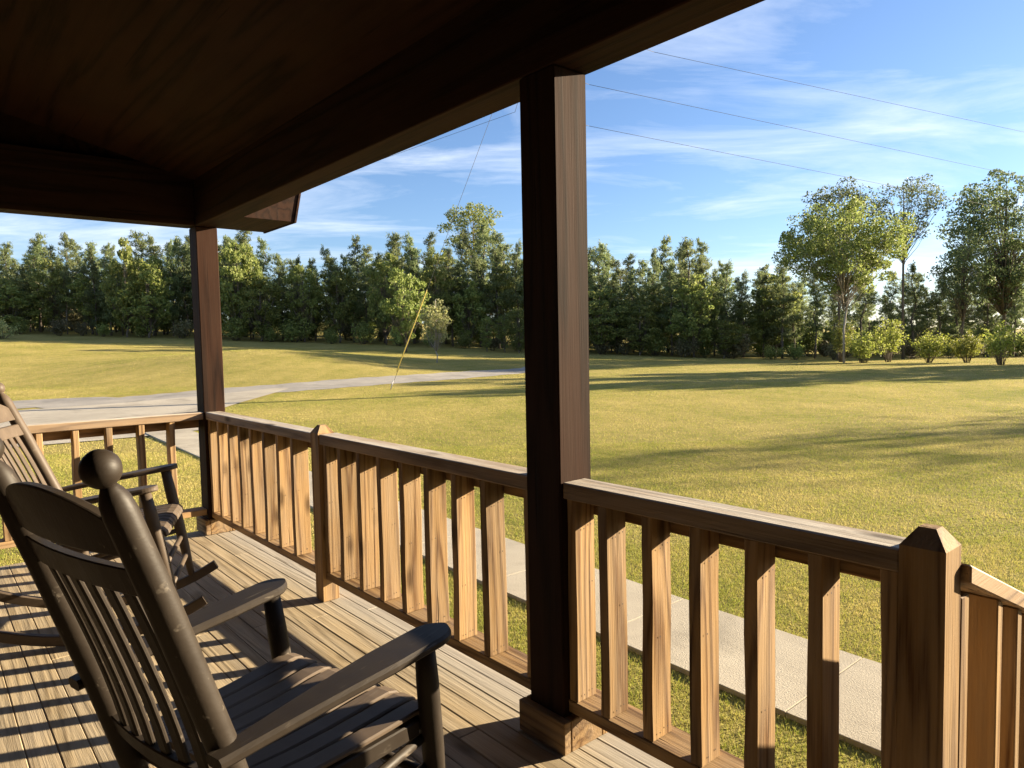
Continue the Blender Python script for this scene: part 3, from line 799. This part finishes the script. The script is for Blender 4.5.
def leaf_tree(seed, H, trunk_h, rx, mat, nl=11, leaf=.26, count=5200, clump=.55, hollow=.5, bark=None, tr_r=.14, ratio=.36, squash=1.0, airy=1.0, lean=(0, 0)):
    """limbs that fork towards clumps; leaves spread in the clumps, gaps left between them"""
    r = random.Random(seed); g = np.random.default_rng(seed); lv = Leaves(seed); tr = []
    top = Vector((lean[0], lean[1], H * .93)); cz_ = (trunk_h + H) / 2; rz_ = (H - trunk_h) / 2
    bend = [Vector((0, 0, 0)), Vector((r.gauss(0, .06), r.gauss(0, .06), trunk_h * .5)), Vector((lean[0] * .3 + r.gauss(0, .1), lean[1] * .3 + r.gauss(0, .1), trunk_h)), Vector((lean[0] * .6, lean[1] * .6, cz_)), top]
    tr.append((bend, [tr_r, tr_r * .8, tr_r * .68, tr_r * .42, .02], 9))
    cl = []
    tries = 0
    while len(cl) < nl * 5 and tries < 4000:
        tries += 1
        u = Vector((r.gauss(0, 1), r.gauss(0, 1), r.gauss(0, 1))).normalized() * (hollow + (1 - hollow) * r.random() ** .6)
        sh = 1.0 if u.z > -.2 else 1.0 + .25 * u.z
        p = Vector((u.x * rx * sh + lean[0] * .6, u.y * rx * sh + lean[1] * .6, cz_ + u.z * rz_ * squash))
        if all((p - c).length > clump * .75 for c in cl): cl.append(p)
    per = max(8, int(count / max(1, len(cl))))
    for c in cl:
        k = min(.95, max(.30, (c.z - trunk_h * .5) / (H - trunk_h * .5) * .75))
        z0 = trunk_h * .75 + (H * .9 - trunk_h * .75) * max(0, k - .3)
        s0 = Vector((lean[0] * .5 * z0 / H, lean[1] * .5 * z0 / H, min(z0, c.z - .05)))
        mid = s0.lerp(c, .55) + Vector((r.gauss(0, .12), r.gauss(0, .12), -.10 * (c - s0).length * r.random()))
        tr.append(([s0, mid, c], [tr_r * .26, tr_r * .15, .008], 5))
        rr = clump * r.uniform(.65, 1.35); n = int(per * r.uniform(.6, 1.4) * airy)
        C = g.normal(0, 1, (n, 3)); C /= np.linalg.norm(C, axis=1, keepdims=True)
        C = C * (g.uniform(.25, 1, (n, 1)) ** .5) * rr * np.array([1.1, 1.1, .72]) + np.array(c)
        lv.quads(C, leaf, .6, (0, 0, .35), 1.0)
    return trunk_mesh('trunk', tr, bark or M_BARK), lv.mesh('crown', mat), H

def shrub_proto(seed, H, rx, mat, count=1600, leaf=.14, stems=9, vase=True, clump=.25):
    r = random.Random(seed); g = np.random.default_rng(seed); lv = Leaves(seed); tr = []
    for k in range(stems * 3):
        a = r.uniform(0, 2 * PI); f = r.uniform(.35, 1) if k % 3 else r.uniform(.0, .6)
        hh = H * r.uniform(.55, 1.0) * (1 - .25 * f)
        tip = Vector((math.cos(a) * rx * f, math.sin(a) * rx * f, hh))
        b = Vector((math.cos(a) * rx * .12, math.sin(a) * rx * .12, -.03))
        mid = b.lerp(tip, .5) + Vector((math.cos(a), math.sin(a), 0)) * (-.08 if vase else .15) * rx
        tr.append(([b, mid, tip], [.018, .013, .005], 4))
        for j in range(4):
            c = b.lerp(tip, .45 + .58 * (j + r.random()) / 4) if j < 3 else tip
            n = max(6, int(count / (stems * 12)))
            C = g.normal(0, clump * .55, (n, 3)) + np.array(c); C[:, 2] = np.maximum(C[:, 2], .04)
            lv.quads(C, leaf, .55, (0, 0, .5), 1.0)
    return trunk_mesh('stems', tr, M_BARK), lv.mesh('foliage', mat), H

def plant(proto, name, loc, h, label, cat, group=None, wide=1.0, rz=None, parts=('trunk', 'crown')):
    tm, lm, H = proto
    s = h / H
    t = empty(name, loc, label, cat, group, random.uniform(0, 2 * PI) if rz is None else rz)
    t.scale = (s * wide, s * wide, s)
    for nm, me in zip(parts, (tm, lm)):
        o = bpy.data.objects.new(nm, me); COL.objects.link(o); o.parent = t
    return t

PINES = [pine_proto(s, 12, b, d, w) for s, b, d, w in ((1, .16, .95, 1.0), (2, .22, .85, 1.05), (3, .30, .8, .95), (4, .12, .95, 1.15), (5, .40, .7, .9))]
LACE = leaf_tree(51, 11.5, 3.0, 3.3, L['wood'], 22, .24, 3600, 1.0, .1, None, .09, airy=.8)
BROAD = [leaf_tree(s, 9, .9, 2.6, L['wood'], 13, .30, 5600, .62, .35) for s in (21, 22, 23)]
LIMEW = [leaf_tree(s, 8, .8, 2.3, L['lime'], 12, .28, 4600, .55, .35) for s in (31, 32)]
UNDER = [shrub_proto(s, 3.0, 1.5, L['wood'], 1500, .24, 8, False, .5) for s in (41, 42)] + [shrub_proto(43, 2.6, 1.4, L['scrub'], 1300, .22, 8, False, .45)]

# edge of the woods: depth of the front row and skyline height, by picture column
edge_px = [(-60, 76), (0, 75), (180, 74), (340, 73), (480, 70), (600, 68), (760, 66), (900, 65), (1100, 66)]
sky_px = [(-60, 250), (0, 246), (40, 240), (90, 240), (135, 244), (170, 235), (215, 240), (245, 236), (275, 252), (300, 248), (335, 255), (370, 240), (412, 236), (450, 246), (480, 234), (520, 240), (560, 240), (600, 245), (640, 258), (690, 242), (730, 262), (765, 258), (800, 268), (860, 272), (920, 268), (960, 262), (1000, 262), (1100, 260)]
def interp(tab, x): return float(np.interp(x, [a for a, _ in tab], [b for _, b in tab]))
def tree_h(px, D, dy=0):
    p = spot(px, D); top = at(px, interp(sky_px, px) + dy, D)
    return p, top.z - p.z
segs = [(190, 'left of the far corner post'), (520, 'between the two porch posts'), (790, 'right of the middle post'), (2000, 'behind the row of shrubs')]
def seg(px):
    for lim, s in segs:
        if px < lim: return s
R = random.Random(99)
px = -45.0
while px < 1075:
    D = interp(edge_px, px) + R.uniform(.5, 3.5)
    p, h = tree_h(px, D, R.uniform(-7, 26))
    right = px > 800
    plant(PINES[R.choice([0, 1, 2, 3, 1, 2]) if not right else R.choice([2, 4, 4])], 'pine_tree', p, h, 'dark spiky pine along the front edge of the woods ' + seg(px), 'tree', 'pines along the front of the woods ' + seg(px), R.uniform(.7, 1.3))
    px += R.uniform(10, 21) * (1.35 if right else 1)
px = -50.0
while px < 1080:
    D = interp(edge_px, px) + R.uniform(5, 9)
    p, h = tree_h(px, D, R.uniform(-10, 26))
    if 83 < px < 99 or 742 < px < 758:
        px += 9; continue
    plant(PINES[R.choice([0, 1, 2, 3])], 'pine_tree', p, h, 'pine in the second row of the woods ' + seg(px), 'tree', 'pines in the second row of the woods ' + seg(px), R.uniform(.9, 1.2))
    px += R.uniform(13, 21) * (1.7 if px > 800 else 1)
px = -50.0
while px < 1080:
    D = interp(edge_px, px) + R.uniform(12, 22)
    p, h = tree_h(px, D, R.uniform(0, 26))
    if 83 < px < 99 or 742 < px < 758:
        px += 9; continue
    plant(PINES[R.choice([0, 1, 3])], 'pine_tree', p, h, 'pine deep in the woods ' + seg(px), 'tree', 'pines deep in the woods ' + seg(px), R.uniform(1.1, 1.5))
    px += R.uniform(14, 22) * (1.5 if px > 800 else 1)
px = -30.0
while px < 780:
    D = interp(edge_px, px) + R.uniform(-1.0, 3.0); p, h = tree_h(px, D, R.uniform(8, 50))
    pr = R.choice(BROAD + BROAD + LIMEW)
    plant(pr, 'broadleaf_tree', p, h, 'hardwood mixed among the pines along the wood edge ' + seg(px), 'tree', 'hardwoods mixed into the wood edge ' + seg(px), R.uniform(.6, .9) * pr[2] / h)
    px += R.uniform(30, 62)
# broad leaved trees standing in front of the pines
for px, ty, wd, kind, lab in ((12, 285, 1.0, 'B', 'olive green broadleaf tree at the far left before the pines'), (128, 238, .75, 'B', 'tall broadleaf tree just left of the far corner post'), (150, 262, 1.0, 'B', 'yellow green broadleaf tree hugging the far corner post on its left'),
                              (240, 238, .95, 'L', 'bright lime green tree right behind the far corner post'), (262, 272, .9, 'B', 'rounded broadleaf tree right of the bright lime green tree'), (305, 262, .8, 'L', 'yellowish tree before the pines between the lime tree and the guy wire'),
                              (406, 266, .8, 'L', 'pale green conical tree just behind the yellow wire guard'), (600, 290, 1.0, 'B', 'olive broadleaf tree right beside the middle porch post'),
                              (694, 275, .95, 'B', 'broad yellow green tree before the pines right of the middle post'), (640, 305, .8, 'B', 'low broadleaf tree before the pines near the middle post'),
                              (724, 318, .7, 'L', 'small light green tree at the wood edge left of the tall lime tree')):
    D = interp(edge_px, px) - R.uniform(.3, 2.0) - (9 if 'wire guard' in lab else 0); p = spot(px, D); h = at(px, ty, D).z - p.z
    pr = R.choice(BROAD if kind == 'B' else LIMEW)
    plant(pr, 'broadleaf_tree', p, h, lab, 'tree', 'broadleaf trees before the pines', wd * pr[2] / h)
# tall crowns above the skyline
p = spot(476, 88); plant(leaf_tree(61, 16, 9.5, 3.6, L['wood'], 14, .24, 6500, .8, .4, None, .14, airy=.8), 'tall_tree', p, at(476, 203, 88).z - p.z, 'tall airy crown rising above the woods left of the middle post', 'tree')
# understory along the wood edge and inside it
px = -40.0; row = 0
while row < 3:
    D = interp(edge_px, px) + (R.uniform(-2.0, -.6), R.uniform(4, 7), R.uniform(10, 16))[row]; p = spot(px, D)
    plant(R.choice(UNDER), 'undergrowth_shrub', p, R.uniform(.9, 2.6) * (1, 1.3, 1.7)[row] * (.7 if px > 800 and not row else 1), ('low undergrowth shrub along the wood edge ' if not row else 'undergrowth inside the woods ') + seg(px), 'shrub', ('undergrowth along the wood edge ' if not row else 'undergrowth inside the woods ') + seg(px), R.uniform(.9, 1.4), parts=('stems', 'foliage'))
    px += R.uniform(20, 42) if not row else R.uniform(14, 24)
    if px > 1070: px = -40.0; row += 1
for px, ty, lab in ((487, 315, 'young pine at the wood edge farthest left of three beside the middle post'), (505, 312, 'middle young pine of three left of the middle post'), (519, 306, 'young pine half hidden by the left edge of the middle post')):
    D = interp(edge_px, px) - 4; p = spot(px, D); plant(R.choice(LIMEW), 'young_tree', p, at(px, ty, D).z - p.z, lab, 'tree', 'young trees at the wood edge', .8)
# lime green tree and companions on the right
TL = leaf_tree(71, 12.2, 5.3, 4.6, L['lime'], 34, .19, 26000, .74, .2, M_PALEBARK, .095, squash=1.05)
p, D = ground(844, 363)
plant(TL, 'lime_tree', p, at(844, 203, D).z - p.z, 'tall lime green tree with slim pale trunk behind the row of shrubs', 'tree', rz=.4)
p = spot(838, 62); plant(leaf_tree(72, 16, 9.5, 3.0, L['dark'], 11, .20, 7000, .75, .4, None, .14, airy=.9), 'dark_tree', p, at(838, 181, 62).z - p.z, 'darker crown showing above the lime green tree', 'tree')
p = spot(903, 63); plant(leaf_tree(73, 16, 10.0, 3.0, L['dark'], 12, .18, 5600, .7, .5, None, .12, airy=.8, lean=(.8, .8)), 'dark_tree', p, at(906, 174, 63).z - p.z, 'sparse tall crown right of the lime green tree', 'tree')
p = spot(1003, 67); plant(leaf_tree(74, 17, 5.0, 4.6, L['dark'], 30, .22, 24000, .85, .35, None, .2, airy=.95), 'oak_tree', p, at(1003, 171, 67).z - p.z, 'tall dark oak at the right edge of the picture', 'tree')
p = spot(962, 64); plant(leaf_tree(75, 12, 4.5, 2.6, L['dark'], 14, .20, 6000, .7, .35, None, .12, airy=.8), 'dark_tree', p, at(962, 228, 64).z - p.z, 'thin dark tree between the lime tree and the right edge oak', 'tree')
# shrubs in a row
shr = [(841, 362, 312, 26, 'tall thin yellow green bush at the foot of the lime tree trunk'), (863, 363, 329, 46, 'largest round shrub touching the lime tree trunk'), (888, 362, 315, 30, 'tall narrow shrub right of the largest round one'),
       (929, 363, 329, 30, 'round shrub alone in the middle of the row'), (967, 363, 331, 34, 'round shrub second from the right end of the row'), (1001, 365, 321, 38, 'loose shrub at the right end of the row')]
for i, (px, py, ty, w, lab) in enumerate(shr):
    p, D = ground(px, py); h = at(px, ty, D).z - p.z; rx = w / FPX * D / 2 * 1.1
    plant(shrub_proto(81 + i, h, rx, L['shrub'], 2300, .15, 10, True, .24), 'garden_shrub', p, h, lab, 'shrub', 'row of shrubs on the lawn', parts=('stems', 'foliage'))
p, D = ground(3, 339); plant(shrub_proto(95, 1.6, 1.1, L['pale'], 1200, .16, 8, False, .3), 'garden_shrub', p, at(3, 320, D).z - p.z, 'pale round bush at the left edge of the picture', 'shrub', parts=('stems', 'foliage'))
# young tree on the lawn behind the guy wire
p, D = ground(437, 363)
plant(leaf_tree(97, 4.4, 1.0, 1.0, L['pale'], 12, .15, 3000, .28, .15, M_PALEBARK, .045, airy=.9), 'young_tree', p, at(434, 295, D).z - p.z, 'small pale young tree on the lawn right of the yellow wire guard', 'tree', rz=1.0)
# trees standing outside the picture to the right; their shade crosses the lawn
def ps(pp, s): 
    x, y = pp * .927 + s * .375, -pp * .375 + s * .927
    return Vector((x, y, float(gh(x, y))))
for pp, s, h, pr, w in ((-20.5, 52, 13, BROAD[0], 1.1), (-25.5, 57, 14, BROAD[1], 1.1), (-3.6, 46, 11.5, LACE, 1.0)):
    plant(pr, 'shade_tree', ps(pp, s), h, 'tree beyond the right edge shading the lawn', 'tree', 'shade trees right of the lawn', w)

# ------------------------------------------------------------------ grass
def grass():
    r = np.random.default_rng(5); V = []; n0 = 0; tot = 0
    P = []; SZ = []
    def frus(n, d0, d1):
        # uniform over the wedge in front of the camera
        D = np.sqrt(r.uniform(d0 ** 2, d1 ** 2, n)); u = r.uniform(-.80, .80, n)
        x = CAM.x + FW.x * D + _rt.x * u * D; y = CAM.y + FW.y * D + _rt.y * u * D
        return x, y, D
    for d0, d1, n, sz, wd in ((2.2, 6.5, 230000, .024, .0042), (6.5, 13, 230000, .024, .0075), (13, 30, 200000, .024, .015), (30, 64, 140000, .022, .033)):
        x, y, D = frus(n, d0, d1)
        keep = (y > .16) | (x < -.35)
        keep &= ~((np.abs(y - 2.11 - .045 * np.maximum(0, 3 - x)) < .435 + .02 * np.sin(x * 9) + .012 * np.sin(x * 31)) & (x > -15.6))
        # drive and apron stay bare
        dc = np.array(DC); dd = np.min(np.hypot(x[:, None] - dc[None, ::2, 0], y[:, None] - dc[None, ::2, 1]), axis=1) if d1 > 14 else np.full(n, 9.)
        keep &= dd > 1.42 + .12 * np.sin(x * 2.3) * np.sin(y * 1.9)
        keep &= ~((x < -12.0) & (x > -25) & (y < 10.6) & (y < np.interp(-x, [12, 17.5, 23.2], [3.7, 5.8, 10.4])))
        keep &= ~((x > 4.7) & (y < 1.1))
        x, y = x[keep], y[keep]; P.append((x, y, sz, wd))
    verts = []; 
    for x, y, sz, wd in P:
        n = len(x); z = gh(x, y)
        h = sz * r.uniform(.45, 1.25, n); a = r.uniform(0, 2 * PI, n); ln = r.normal(0, .55, (n, 2)) * h[:, None]
        w = wd * r.uniform(.7, 1.3, n)
        b0 = np.stack([x - np.cos(a) * w / 2, y - np.sin(a) * w / 2, z - .004], 1); b1 = np.stack([x + np.cos(a) * w / 2, y + np.sin(a) * w / 2, z - .004], 1)
        tp = np.stack([x + ln[:, 0], y + ln[:, 1], z + h], 1)
        verts.append(np.stack([b0, b1, tp], 1).reshape(-1, 3))
    v = np.concatenate(verts).astype(np.float32); nf = len(v) // 3
    me = bpy.data.meshes.new('grass'); me.vertices.add(len(v)); me.vertices.foreach_set('co', v.ravel())
    me.loops.add(len(v)); me.loops.foreach_set('vertex_index', np.arange(len(v), dtype=np.int32))
    me.polygons.add(nf); me.polygons.foreach_set('loop_start', np.arange(0, len(v), 3, dtype=np.int32)); me.polygons.foreach_set('loop_total', np.full(nf, 3, dtype=np.int32))
    me.update(); me.validate(); me.materials.append(M_BLADE)
    o = bpy.data.objects.new('grass', me); COL.objects.link(o)
    return tag(o, 'short mown yellow green grass growing over the lawn', 'grass', None, 'stuff')
grass()
